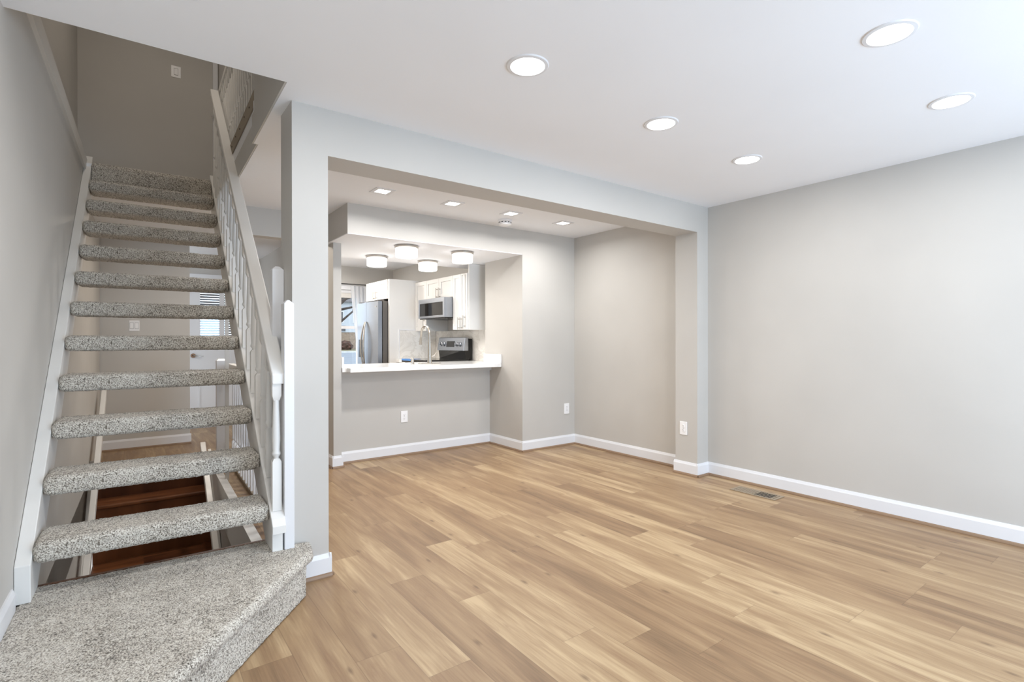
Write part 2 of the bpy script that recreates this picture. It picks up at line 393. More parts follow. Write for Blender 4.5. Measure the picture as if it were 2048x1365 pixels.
baseboard('baseboard_pony', 'white baseboard under the pass-through half wall',
          [((1.664, YP), (XJ, YP), 0, -1, 0)])
baseboard('baseboard_post', 'short white baseboard wrapping the wall end left of the pass-through',
          [((XPT-E_, 5.03), (1.664+E_, 5.03), 0, -1, 0), ((XPT, 5.03-E_), (XPT, YF), -1, 0, 0), ((1.664, 5.03-E_), (1.664, YP), 1, 0, 0)])
baseboard('baseboard_pillar', 'white baseboard at the foot of the pillar beside the landing',
          [((.705, YB), (XB+E_, YB), 0, -1, 0), ((XB, YB-E_), (XB, YB+TW+E_), 1, 0, 0)])
baseboard('baseboard_left', 'white baseboard along the left wall above the carpeted landing',
          [(S(-.05, -4.4), S(-.05, -.06), 1, 0, .172)])
baseboard('baseboard_hall', 'white baseboard under the taupe hall wall', [((-.42, 7.31), (.60+E_, 7.31), 0, -1, 0)])

# ------------------------------------------------------------------ staircase
def bake_carpet(o, voxel=.0065, amp=.005, key='pile'):
    """even remesh, then a fine pile displacement, applied to the mesh"""
    md = o.modifiers.new('remesh', 'REMESH'); md.mode = 'VOXEL'; md.voxel_size = voxel
    dg = bpy.context.evaluated_depsgraph_get(); dg.update()
    me = bpy.data.meshes.new_from_object(o.evaluated_get(dg)); me.name = key
    mats = [m for m in o.data.materials]
    o.modifiers.clear(); o.data = me
    if not me.materials:
        for m in mats: me.materials.append(m)
    rnd = random.Random(3)
    nrm = [v.normal.copy() for v in me.vertices]
    for v, n in zip(me.vertices, nrm):
        c = v.co
        h = noise.noise(c*150)*.6 + noise.noise(c*330)*.5 + noise.noise(c*22)*.35
        v.co = c + n*amp*h
    for p in me.polygons: p.use_smooth = True
    return o
def rounded_slab(mb, x0, x1, y0, y1, z0, z1, r, segs=3):
    b = bmesh.new(); t = MB.__new__(MB); t.bm = b; t.box(x0, x1, y0, y1, z0, z1)
    bmesh.ops.recalc_face_normals(b, faces=b.faces)
    bmesh.ops.bevel(b, geom=[e for e in b.edges], offset=r, segments=segs, profile=.5, affect='EDGES')
    me = bpy.data.meshes.new('tmp'); b.to_mesh(me); b.free(); mb.bm.from_mesh(me); bpy.data.meshes.remove(me)
    return mb

stair = sframe(thing('staircase', 'open-riser staircase with grey speckled carpet treads and white spindle railing at left', 'staircase'))
SW = .865
t0 = MB(); rounded_slab(t0, .001, SW-.001, 0, .245, -.084, .002, .026)
tread = bake_carpet(t0.build('tread', M['carpet'], stair), key='carpet_tread'); tread.location = (0, 0, .4268)
for i in range(1, 11):
    c = tread.copy(); C.objects.link(c); c.parent = stair; c.location = (0, RUN*i, .4268+RISE*i)
# top step with closed riser, landing on the upper floor
t1 = MB(); rounded_slab(t1, .001, SW-.001, 11*RUN, 11*RUN+.25, 2.71-.078, 2.712, .024); t1.box(.003, SW-.003, 11*RUN-.008, 11*RUN+.012, 2.45, 2.71-.03)
bake_carpet(t1.build('tread', M['carpet'], stair), key='carpet_top_step')['label'] = 'top step with closed carpeted riser'
# winder landing: prism in stair coordinates
def W2S(p):
    dx, dy = p[0]-SX0, p[1]-SY0
    return (math.cos(TH)*dx + math.sin(TH)*dy, -math.sin(TH)*dx + math.cos(TH)*dy)
nose = [W2S((.752, 2.757)), W2S((.724, 2.603)), W2S((-.376, 1.283)), (-.049, .155), (.93, .155), W2S((.657, 2.80)), W2S((.657, 2.757))]
b = bmesh.new(); t = MB.__new__(MB); t.bm = b; t.prism(nose, .155, .2095)
bmesh.ops.recalc_face_normals(b, faces=b.faces)
keep = [e for e in b.edges if all(v.co.y < .05 or True for v in e.verts)]
bmesh.ops.bevel(b, geom=keep, offset=.022, segments=3, profile=.5, affect='EDGES')
me = bpy.data.meshes.new('tmp'); b.to_mesh(me); b.free()
lm = MB(); lm.bm.from_mesh(me); bpy.data.meshes.remove(me)
ris = [W2S((.702, 2.757)), W2S((.686, 2.592)), W2S((-.376, 1.318)), (-.049, .13), (.90, .13), W2S((.655, 2.757))]
lm.prism(ris, .004, .175)
landing = bake_carpet(lm.build('landing', M['carpet'], stair), voxel=.0075, key='carpet_landing')
landing['label'] = 'wedge-shaped carpeted bottom landing'
MB().box(-.05, .90, .150, .168, .0, .206).build('landing_edge', M['dark_wood'], stair)['label'] = 'thin dark edge strip behind the landing'
SL = RISE/RUN
def stringer(x0, x1, y_front, lift=0):
    zt = lambda y: .372 + lift + SL*y
    d = .275
    pts = [(y_front, .2085), (y_front, zt(y_front)), (2.93, zt(2.93)), (2.93, zt(2.93)-d)]
    yb = (.2085 + d - .372 - lift)/SL
    pts += [(yb, .2085)]
    return MB().prism(pts, x0, x1, 'YZ')
stringer(-.049, 0, -.02).build('stringer', M['rail_white'], stair, bevel=.003)
stringer(SW, .913, -.045).build('stringer', M['rail_white'], stair, bevel=.003)
# shoe rail over the right stringer
zs = lambda y: .374 + SL*y
MB().prism([(-.075, zs(-.075)-.012), (-.075, zs(-.075)+.026), (-.05, zs(-.05)+.036), (2.80, zs(2.80)+.036), (2.80, zs(2.80)+.001), (-.05, zs(-.05)+.001)], SW-.004, .922, 'YZ').build('shoe_rail', M['rail_white'], stair, bevel=.003)
# handrail
RS = .866
zr = lambda y: 1.098 + RS*y
MB().prism([(-.03, zr(-.03)-.006), (-.03, zr(-.03)-.055), (2.90, zr(2.90)-.055), (2.90, zr(2.90))], .868, .935, 'YZ').build('handrail', M['rail_white'], stair, bevel=.006, segs=3)
def baluster(bx, by, z0, z1, hb=.0205, parent=None, lower=.24, upper=.10, mat=None):
    mb = MB(); L0, U0 = z0+lower, z1-upper
    mb.sq([(hb, z0), (hb, L0), (hb*.62, L0+.014)], bx, by)
    prof = [(hb*.60, L0+.006), (hb*.60, L0+.022), (hb*1.0, L0+.034), (hb*1.0, L0+.042), (hb*.78, L0+.052), (hb*.95, L0+.11), (hb*.88, (L0+U0)/2), (hb*.68, U0-.03), (hb*.66, U0-.008)]
    mb.lathe(prof, bx, by, 0, 14)
    mb.sq([(hb*.64, U0-.016), (hb, U0+.008), (hb, z1)], bx, by)
    return mb.build('baluster', mat or M['rail_white'], parent, smooth=True)
for k in range(18):
    y = .0 + .158*k
    baluster(.892, y, zs(y)+.024, zr(y)-.045, parent=stair)
def newel(name, x0, x1, y0, y1, z0, z1, parent, ch=.018):
    mb = MB()
    def r(i, z): return [mb.bm.verts.new(p) for p in ((x0+i, y0+i, z), (x1-i, y0+i, z), (x1-i, y1-i, z), (x0+i, y1-i, z))]
    R = [r(0, z0), r(0, z1-ch), r(ch, z1)]
    for A, B in zip(R, R[1:]):
        for i in range(4): j = (i+1) % 4; mb.bm.faces.new((A[i], A[j], B[j], B[i]))
    mb.bm.faces.new(R[0][::-1]); mb.bm.faces.new(R[-1])
    return mb.build(name, M['white'], parent, bevel=.002)
newel('newel_post', .921, .9665, -.045, .03, .205, 1.43, stair)
newel('newel_post', .910, .9665, .185, .245, .0, 1.622, stair)['label'] = 'taller post behind the front newel'

# ------------------------------------------------------------------ basement stairs
base = sframe(thing('basement_stairs', 'dark wood basement stairs descending below the carpeted flight', 'staircase'))
for k in range(9):
    y1 = 3.28 - .25*(k-1); z = -.2085*k
    if k > 0: MB().box(0, .87, y1-.28, y1+.004, z-.035, z).build('tread', M['dark_wood'], base, bevel=.012, segs=3)
    MB().box(0, .87, y1-.262, y1-.240, z-.2250, z-.020).build('riser', M['dark_wood'], base)
def skirt(x0, x1, dz):
    zt = lambda y: (y-3.28)*.834 + dz
    MB().prism([(1.0, zt(1.0)), (3.26, zt(3.26)), (3.26, zt(3.26)-.35), (1.0, zt(1.0)-.35)], x0, x1, 'YZ').build('skirt_board', M['rail_white'], base, bevel=.003)
skirt(-.049, -.012, .16)
skirt(.872, .900, .16)
def grab(x0, x1, y0, z0, y1, z1, w):
    MB().prism([(y0, z0), (y1, z1), (y1, z1-w), (y0, z0-w)], x0, x1, 'YZ').build('handrail', M['rail_white'], base, bevel=.004)
grab(-.012, .03, 1.6, -.72, 4.1, .72, .10)
grab(.78, .822, 1.4, -.55, 2.9, .28, .07)

# ------------------------------------------------------------------ guard railing in the hall
guard = sframe(thing('guard_railing', 'white spindle guard railing on the hall floor beside the basement stairs', 'railing'))
newel('newel_post', .93, 1.02, 3.05, 3.14, 0, 1.05, guard)
MB().box(1.035, 1.095, .26, 3.125, .95, 1.0).build('top_rail', M['rail_white'], guard, bevel=.006)
MB().box(1.015, 1.036, 3.065, 3.125, .95, 1.0).build('top_rail', M['rail_white'], guard)
MB().box(.966, 1.035, .26, .32, .95, 1.0).build('top_rail', M['rail_white'], guard, bevel=.004)
MB().box(1.045, 1.085, .26, 3.125, .001, .03).build('shoe_rail', M['deck'], guard, bevel=.003)
for k in range(20): baluster(1.065, .36+.135*k, .03, .955, .0185, guard, .22, .10, M['white'])

# upstairs guard railing
upg = sframe(thing('upstairs_railing', 'shaded spindle railing on the upper floor edge above the stairwell', 'railing'))
MB().box(.942, .99, .70, 3.6, 3.60, 3.65).build('top_rail', M['rail_white'], upg, bevel=.005)
for k in range(26): baluster(.967, .76+.107*k, 2.801 if .76+.107*k < 2.5 else 2.70, 3.605, .0185, upg, .22, .12)

# ------------------------------------------------------------------ ceiling lights
def round_light(loc, label):
    t = thing('recessed_light', label, 'ceiling light', loc, 0, None)
    MB().lathe([(.074, -.001), (.076, -.007), (.090, -.005), (.0935, -.001), (.0935, 0), (.074, 0)], seg=48).build('trim_ring', M['white'], t, smooth=True)
    MB().lathe([(.0735, -.0032), (.0735, -.001)], seg=48).build('lens', M['lens'], t)
    area_light('lamp', (0, 0, -.009), (0, 0, 0), .14, W_ROUND, WARM, 'DISK', parent=t)
    return t
for x, y, lab in ((.50, 1.785, 'round recessed light at the top edge of the view, nearest the stairs'),
                  (1.418, 1.801, 'round recessed light first from the stairs in the ceiling row nearest the beam'),
                  (2.397, 1.842, 'round recessed light second from the stairs in the visible beam-side row'),
                  (3.339, 1.868, 'small-looking round recessed light nearest the right wall and beam'),
                  (2.421, .767, 'largest-looking round recessed light, upper right of the ceiling'),
                  (3.356, .799, 'round recessed light nearest the right wall in the near row')):
    round_light((x, y, H), lab)
def square_light(loc, label):
    t = thing('square_downlight', label, 'ceiling light', loc)
    mb = MB()
    for a in range(4):
        ca, sa = math.cos(a*PI/2), math.sin(a*PI/2)
        P = [(-.08, -.08), (.08, -.08), (.05, -.05), (-.05, -.05)]
        mb.prism([(ca*x-sa*y, sa*x+ca*y) for x, y in P], -.006, 0)
    mb.build('trim_frame', M['white'], t)
    MB().box(-.05, .05, -.05, .05, -.003, 0).build('lens', M['lens'], t)
    area_light('lamp', (0, 0, -.009), (0, 0, 0), .10, W_SQUARE, WARM, 'SQUARE', parent=t, spread=math.radians(163))
for x, y, lab in ((1.661, 4.007, 'square downlight leftmost of the four over the dining area'),
                  (2.311, 4.009, 'square downlight second from left over the dining area'),
                  (2.942, 3.996, 'square downlight just before the smoke detector'),
                  (3.614, 4.003, 'square downlight rightmost of the four, near the dining corner')):
    square_light((x, y, H), lab)
def flush_light(loc, label):
    t = thing('flush_mount_light', label, 'ceiling light', loc)
    MB().lathe([(.108, 0), (.118, -.004), (.118, -.020), (.110, -.026)], seg=40).build('base_ring', M['nickel'], t, smooth=True)
    MB().lathe([(.109, -.026), (.109, -.105), (.104, -.114), (.09, -.118)], seg=40).build('drum_shade', M['shade_glow'], t, smooth=True)
    area_light('lamp', (0, 0, -.125), (0, 0, 0), .17, W_FLUSH, WARM, 'DISK', parent=t)
for x, y, lab in ((2.235, 4.79, 'drum ceiling light nearest the bulkhead, left of its front pair'),
                  (2.87, 4.77, 'drum ceiling light rightmost of the kitchen four, beside the tall white panel'),
                  (2.235, 5.555, 'drum ceiling light leftmost of the kitchen four'),
                  (2.865, 5.555, 'drum ceiling light lowest in view, toward the range')):
    flush_light((x, y, ZS-.006), lab)
sd = thing('smoke_detector', 'white round smoke detector on the dining ceiling beside the bulkhead', 'smoke detector', (3.062, 4.262, H))
MB().lathe([(.066, 0), (.070, -.004), (.070, -.016), (.063, -.020)], seg=36).build('base', M['plastic'], sd, smooth=True)
mb = MB().lathe([(.063, -.019), (.066, -.036), (.062, -.050), (.042, -.057), (.02, -.058)], seg=36)
mb.build('cover', M['plastic'], sd, smooth=True)
for k in range(12):
    a = 2*PI*k/12; MB().box(-.009, .009, -.0015, .0015, -.0035, .0035).build('vent_slot', M['slot'], sd).matrix_local = Matrix.Translation((.0648*math.cos(a), .0648*math.sin(a), -.027)) @ Matrix.Rotation(a+PI/2, 4, 'Z')

# ------------------------------------------------------------------ outlets and switches (built facing -Y, thin in Y)
def outlet(name, label, loc, rotz, w=.078, h=.122):
    t = thing(name, label, 'outlet', loc, rotz)
    MB().box(-w/2, w/2, -.006, 0, -h/2, h/2).build('cover_plate', M['plastic'], t, bevel=.003)
    for s in (-1, 1):
        z = s*.0195
        r = MB().lathe([(.0165, -.0085), (.0165, -.005)], 0, 0, z, 20, 'Y').build('receptacle', M['plastic'], t)
        mb = MB(); mb.box(-.0075, -.0050, -.0092, -.008, z, z+.009); mb.box(.0050, .0072, -.0092, -.008, z+.001, z+.008); mb.lathe([(.0026, -.0092), (.0026, -.008)], 0, 0, z-.006, 8, 'Y')
        mb.build('slots', M['slot'], r)
    MB().lathe([(.003, -.0072), (.003, -.005)], 0, 0, 0, 10, 'Y').build('screw', M['nickel'], t)
outlet('wall_outlet', 'white wall outlet on the half wall under the counter', (2.383, YP, .412), 0)
outlet('wall_outlet', 'white wall outlet near the dining back corner', (4.142, YD, .427), 0)
outlet('wall_outlet', 'white wall outlet on the stub wall under the beam end', (XP, 2.905, .42), -PI/2)
def rocker(label, loc, rotz, w, n):
    t = thing('light_switch', label, 'light switch', loc, rotz)
    MB().box(-w/2, w/2, -.006, 0, -.06, .06).build('cover_plate', M['plastic'], t, bevel=.003)
    for i in range(n):
        x = (i-(n-1)/2)*.046
        MB().box(x-.018, x+.018, -.0066, -.005, -.035, .035).build('switch_frame', M['slot'], t)
        MB().prism([(-.0065, -.033), (-.012, -.033), (-.007, .033), (-.005, .033)], x-.0165, x+.0165, 'YZ').build('rocker', M['plastic'], t, bevel=.001)
    return t
sx, sy = S(.627, 3.65); rocker('white rocker switch on the shaded wall at the top of the stairs', (sx, sy, 4.012), TH, .086, 1)
rocker('white switch plate on the taupe hall wall behind the treads', (.062, 7.31, 1.40), 0, .096, 2)

# floor register
vent = thing('floor_vent', 'tan metal floor register beside the right wall baseboard', 'vent', (4.052, 2.19, 0), 0)
mb = MB()
x0, x1, y0, y1 = -.078, .078, -.185, .185
for a in ((x0, x1, y0, y0+.022), (x0, x1, y1-.022, y1), (x0, x0+.020, y0+.022, y1-.022), (x1-.020, x1, y0+.022, y1-.022), (x0+.020, x1-.020, -.008, .004),
          (x0+.020, x1-.020, y0+.028, y0+.042), (x0+.020, x1-.020, y1-.042, y1-.028)): mb.box(*a, .0005, .005)
mb.build('frame', M['vent'], vent, bevel=.001)
MB().box(x0+.018, x1-.018, y0+.020, y1-.020, .0004, .0012).build('duct_shade', M['shade_dark'], vent)  # flat dark sheet, painted as the shade below the louvers
for k in range(7):
    y = y0+.053+.0185*k
    MB().box(x0+.020, x1-.020, y, y+.0035, .0012, .0030).build('louver', M['vent'], vent)
for k in range(9):
    y = .010+.0148*k
    MB().box(x0+.020, x1-.020, y, y+.0105, .0012, .0045).build('louver', M['vent'], vent)

# ------------------------------------------------------------------ kitchen
CT = .962   # counter top height
pc = thing('pass_through_counter', 'white quartz counter slab on the half wall between kitchen and dining', 'countertop', (1.664, 5.0, CT))
def rel(mb_pts, o): return [(x-o[0], y-o[1]) for x, y in mb_pts]
po = (1.664, 5.0)
MB().prism(rel([(1.715, 4.925), (3.487, 4.925), (3.487, 5.275), (3.687, 5.275), (3.687, 5.80), (1.668, 5.80), (1.668, 5.02), (1.715, 5.02)], po), -.042, 0).build('slab', M['quartz'], pc, bevel=.003)
MB().box(3.462-po[0], 3.4885-po[0], 4.925-po[1], 5.268-po[1], 0, .105).build('side_splash', M['quartz'], pc, bevel=.002)
MB().box(1.667-po[0], 1.690-po[0], 5.03-po[1], 5.40-po[1], 0, .105).build('side_splash', M['quartz'], pc, bevel=.002)
bc = thing('peninsula_cabinet', 'white base cabinet run under the kitchen side of the pass-through', 'cabinet', (2.5, 5.5, 0))
MB().box(-.80, 1.17, -.225, .25, .10, CT-.0425).build('body', M['cabinet'], bc)
MB().box(-.80, 1.17, -.225, .20, 0, .10).build('toe_kick', M['cabinet'], bc)
sc_ = thing('range_side_counter', 'short white counter between the range and the tall fridge panel', 'countertop', (3.36, 6.71, CT))
MB().box(-.31, .327, -.155, .168, -.04, 0).build('slab', M['quartz'], sc_, bevel=.003)
sb = thing('range_side_cabinet', 'white base cabinet between the range and the fridge panel', 'cabinet', (3.36, 6.71, 0))
MB().box(-.27, .327, -.152, .168, 0, CT-.041).build('body', M['cabinet'], sb)
MB().box(-.29, -.271, -.14, .155, .12, .74).build('door', M['cabinet'], sb)
# backsplash slabs
bs = tag(MB().box(3.672, 3.688, 5.276, 6.878, CT+.0015, 1.36).build('backsplash', M['marble']), 'pale marble backsplash behind the range', 'backsplash')
bs2 = thing('backsplash', 'pale marble splash panel on the side of the tall fridge panel', 'backsplash', (3.38, 6.872, CT))
MB().box(-.285, .29, -.006, .0065, .001, .41).build('slab', M['marble'], bs2)
MB().box(-.297, -.285, -.009, .0065, .001, .422).build('edge_trim', M['white'], bs2); MB().box(-.285, .29, -.009, .0065, .41, .422).build('edge_trim', M['white'], bs2)

def shaker(name, mat, x, y0, y1, z0, z1, parent, rail=.055, hy=None, hz=None, hl=.13):
    """door on an X-facing front, thin in X, facing -X"""
    d = MB()
    for a in ((y0, y1, z0, z0+rail), (y0, y1, z1-rail, z1), (y0, y0+rail, z0+rail, z1-rail), (y1-rail, y1, z0+rail, z1-rail)): d.box(x-.02, x, *a)
    d.box(x-.010, x, y0+rail, y1-rail, z0+rail, z1-rail)
    o = d.build(name, mat, parent, bevel=.0015)
    if hy is not None:
        hb = MB(); hb.tube([(x-.05, hy, hz-hl/2), (x-.05, hy, hz+hl/2)], .006, 8)
        for s in (-1, 1): hb.tube([(x-.02, hy, hz+s*hl*.36), (x-.05, hy, hz+s*hl*.36)], .005, 8)
        hb.build('handle', M['nickel'], o, smooth=True)
    return o
def wall_cab(name, label, xf, y0, y1, z0, z1, doors, body_extra=None):
    t = thing(name, label, 'cabinet', (xf, y0, z0))
    L = lambda v: v
    b = MB().box(.0, XK-.002-xf, .001, y1-y0-.001, 0, z1-z0)
    b.build('body', M['cabinet'], t)
    for d0, d1, hy, hz, hl in doors:
        shaker('door', M['cabinet'], 0, d0-y0+.002, d1-y0-.002, .003, z1-z0-.003, t, min(.055, (d1-d0)*.22), None if hy is None else hy-y0, None if hz is None else hz-z0, hl)
    return t
wc = wall_cab('wall_cabinet', 'white wall cabinet nearest the pass-through with three bar handles', 3.365, 5.455, 5.80, 1.36, 2.06,
         [(5.60, 5.80, 5.632, 1.44, .15), (5.525, 5.60, 5.57, 1.44, .15), (5.455, 5.525, 5.495, 1.46, .15)])
MB().box(.0, .32, -.02, 0, 0, ZS-.008-1.36).build('end_panel', M['cabinet'], wc)
wall_cab('wall_cabinet', 'white two-door wall cabinet above the microwave', 3.365, 5.80, 6.535, 1.785, 2.06,
         [(5.80, 6.167, 6.13, 1.86, .14), (6.167, 6.535, 6.205, 1.86, .14)])
wall_cab('wall_cabinet', 'narrow white wall cabinet between microwave and fridge panel', 3.365, 6.535, 6.878, 1.36, 2.06, [(6.535, 6.878, 6.58, 1.45, .15)])
fc = wall_cab('fridge_cabinet', 'white two-door cabinet over the refrigerator with tall side panel', 2.95, 6.92, 7.71, 1.815, 2.09,
         [(6.92, 7.315, 7.27, 1.885, .11), (7.315, 7.71, 7.36, 1.885, .11)])
MB().box(0, XK-.002-2.95, -.04, 0, -1.815, 2.09-1.815).build('side_panel', M['cabinet'], fc)
# shadow strip / crown on the wall cabinets
# microwave
mw = thing('microwave', 'stainless over-range microwave with dark window', 'microwave', (3.22, 5.805, 1.525))
MB().box(.03, .46, 0, .72, 0, .255).build('body', M['steel'], mw, bevel=.003)
MB().box(.02, .46, .01, .71, -.012, -.0005).build('underside', M['black'], mw)
d = MB()
for a in ((0, .72, .198, .255), (0, .72, 0, .028), (0, .035, .028, .198), (.685, .72, .028, .198)): d.box(0, .029, *a)
dd_ = d.build('door', M['steel'], mw, bevel=.002)
MB().box(.006, .028, .035, .685, .028, .198).build('window', M['black_glass'], dd_)
# range
rg = thing('range', 'black and stainless electric range with raised control backguard', 'stove', (3.0, 5.835, 0))
MB().box(.03, .64, 0, .71, .02, CT-.03).build('body', M['black'], rg)
MB().box(0, .03, .01, .70, .17, .78).build('oven_door', M['steel'], rg, bevel=.004)
MB().tube([(-.035, .06, .72), (-.035, .65, .72)], .011, 10).build('oven_handle', M['steel'], rg)
MB().box(.0, .03, .01, .70, .02, .16).build('drawer', M['steel'], rg, bevel=.004)
ck = MB().box(-.02, .60, -.004, .714, CT-.028, CT+.018).build('cooktop', M['black_glass'], rg, bevel=.006)
MB().box(-.015, .12, .42, .70, CT+.0183, CT+.0205).box(-.0245, -.0203, .42, .70, CT-.002, CT+.0205).build('protective_film', M['blue_film'], ck)
bgd = MB().prism([(.56, CT+.018), (.545, CT+.13), (.64, CT+.13), (.64, CT+.018)], .0, .71, 'XZ').build('backguard_base', M['black_glass'], rg)
cp = MB().prism([(.520, CT+.128), (.550, CT+.300), (.575, CT+.308), (.60, CT+.30), (.60, CT+.128)], .0, .71, 'XZ').build('control_panel', M['steel'], rg, bevel=.004)
MB().prism([(.601, CT+.018), (.601, CT+.29), (.655, CT+.285), (.655, CT+.018)], -.002, .712, 'XZ').build('backguard_back', M['black'], rg)
def on_panel(y, z, name, mb_f, mat):   # small parts standing on the sloping control face
    o = mb_f().build(name, mat, cp, smooth=(name == 'knob'))
    o.matrix_local = Matrix.Translation((.520+.030*(z-.128)/.172-.001, y, CT+z)) @ Matrix.Rotation(-math.atan2(.03, .172)*-1, 4, 'Y')
on_panel(.355, .215, 'display', lambda: MB().box(-.002, .003, -.105, .105, -.04, .04), M['display'])
for y in (.10, .185, .53, .61):
    on_panel(y, .215, 'knob', lambda: MB().lathe([(.030, 0), (.028, -.012), (.020, -.016), (.018, -.030)], 0, 0, 0, 20, 'X'), M['steel'])
# refrigerator
fr = thing('refrigerator', 'stainless french-door refrigerator beside the tall white panel', 'refrigerator', (2.79, 6.935, 0))
FW = .81
MB().box(.085, .86, .0, FW, .02, 1.785).build('body', M['steel_side'], fr, bevel=.006)
def bowed(y0, y1, z0, z1):
    mb = MB(); n = 8; pts = []
    for i in range(n+1):
        y = y0+(y1-y0)*i/n; c = (y-FW/2)/(FW/2); pts.append((.018*c*c, y))
    pts += [(.075, y1), (.075, y0)]
    return mb.prism(pts, z0, z1)
dR = bowed(.002, FW/2-.003, .70, 1.78).build('door', M['steel'], fr, smooth=True); dL = bowed(FW/2+.003, FW-.002, .70, 1.78).build('door', M['steel'], fr, smooth=True)
dF = bowed(.002, FW-.002, .06, .69).build('freezer_drawer', M['steel'], fr, smooth=True)
def bow_handle(sgn, par):
    pts, r = [], []
    for i in range(17):
        u = i/16; a = math.sin(PI*u)
        pts.append((-.012-.050*a**.7, FW/2+sgn*(.012+.040*a), .78+.72*u)); r.append(.007+.006*a)
    MB().tube(pts, r, 10).build('handle', M['nickel'], par, smooth=True)
bow_handle(-1, dR); bow_handle(1, dL)
MB().tube([(-.03, .10, .62), (-.05, .2, .62), (-.05, FW-.2, .62), (-.03, FW-.1, .62)], .010, 10).build('handle', M['nickel'], dF, smooth=True)
MB().box(-.003, .006, FW/2+.13, FW/2+.30, .98, 1.24).build('water_dispenser', M['black'], dL)
MB().box(.0095, .0135, .05, .11, 1.695, 1.715).build('badge', M['nickel'], dR)
for y in (.03, FW-.09): MB().box(.03, .12, y, y+.05, 1.785, 1.80).build('hinge_cover', M['steel_side'], fr)
# faucet and soap pump
fa = thing('kitchen_faucet', 'brushed nickel gooseneck faucet on the pass-through counter', 'faucet', (2.785, 5.36, CT+.001))
MB().box(-.135, .135, -.03, .03, 0, .007).build('base_plate', M['nickel'], fa, bevel=.003)
MB().lathe([(.027, .007), (.025, .03), (.0205, .12), (.019, .235)], seg=20).build('body', M['nickel'], fa, smooth=True)
MB().lathe([(.0205, .235), (.0205, .245)], seg=20).build('collar', M['nickel'], fa, smooth=True)
pts = [(0, 0, .244)] + [(0, 0, .33)] + [(0, .105-.105*math.cos(a), .33+.105*math.sin(a)) for a in [PI*i/14 for i in range(1, 13)]] + [(0, .214, .30)]
MB().tube(pts, .0135, 12).build('spout', M['nickel'], fa, smooth=True)
MB().tube([(0, .2145, .298), (0, .222, .265), (0, .229, .215)], [.0145, .016, .0175], 12).build('spray_head', M['nickel'], fa, smooth=True)
MB().tube([(.02, 0, .075), (.055, 0, .085), (.085, 0, .12)], [.009, .007, .006], 10).build('lever', M['nickel'], fa, smooth=True)
so = thing('soap_dispenser', 'short nickel soap dispenser beside the faucet', 'soap dispenser', (2.575, 5.37, CT+.001))
MB().lathe([(.022, 0), (.022, .006), (.018, .010), (.018, .06), (.019, .066), (.012, .072)], seg=20).build('body', M['nickel'], so, smooth=True)
MB().tube([(0, 0, .06), (0, .03, .066), (0, .055, .060)], [.008, .007, .005], 8).build('nozzle', M['nickel'], so, smooth=True)

# window, curtain, entry door
w1 = thing('window_1', 'double-hung kitchen window with white frame looking onto the street', 'window', ((WX0+WX1)/2, YF, WZ0), 0, None, 'structure')
ww, wh = (WX1-WX0)/2, WZ1-WZ0
mb = MB()
for a in ((-ww, ww, .03, .10, 0, .06), (-ww, ww, .03, .10, wh-.05, wh), (-ww, -ww+.05, .03, .10, .06, wh-.05), (ww-.05, ww, .03, .10, .06, wh-.05)): mb.box(*a)
mb.build('window_frame', M['white'], w1, bevel=.003)
MB().box(-ww+.05, ww-.05, .035, .085, .80, .845).build('meeting_rail', M['white'], w1)
MB().box(-ww+.05, ww-.05, .068, .072, .06, .80).build('pane', M['glass'], w1); MB().box(-ww+.05, ww-.05, .052, .056, .845, wh-.05).build('pane', M['glass'], w1)
MB().box(-ww-.07, ww+.07, -.018, -.0005, wh, wh+.075).build('head_casing', M['white'], w1)
MB().box(ww, ww+.07, -.018, -.0005, -.03, wh).build('side_casing', M['white'], w1); MB().box(-ww-.07, -ww, -.018, -.0005, -.03, wh).build('side_casing', M['white'], w1)
MB().box(-ww-.09, ww+.09, -.05, -.0005, -.06, -.03).build('window_sill', M['white'], w1)
MB().box(-ww+.05, ww-.05, .045, .051, wh-.13, wh-.05).build('roller_shade', M['cap'], w1)
cr = thing('curtain_rod', 'thin dark curtain rod above the kitchen window', 'curtain rod', (2.60, 8.375, 2.145))
MB().tube([(-.66, 0, 0), (.70, 0, 0)], .008, 10).build('rod', M['slot'], cr)
for x in (-.60, .64): MB().box(x-.008, x+.008, 0, .0745, -.01, .01).build('bracket', M['slot'], cr)
cu = thing('curtain', 'sheer white curtain drawn to the right of the kitchen window', 'curtain', (3.12, 8.375, 2.13))
mb = MB(); cols = 41; rows = 14; V = []
for j in range(rows+1):
    v = j/rows; row = []
    for i in range(cols):
        u = i/(cols-1)
        left = -.195 + .125*min(1, v*1.25)**1.2
        x = left + (.17-left)*u
        yy = .022*math.sin(u*PI*11+.4) * (1-.25*v)
        row.append(mb.bm.verts.new((x, yy-.001, -.012-1.52*v)))
    V.append(row)
for A, B in zip(V, V[1:]):
    for i in range(cols-1): mb.bm.faces.new((A[i], A[i+1], B[i+1], B[i]))
mb.build('panel', M['sheer'], cu, smooth=True)

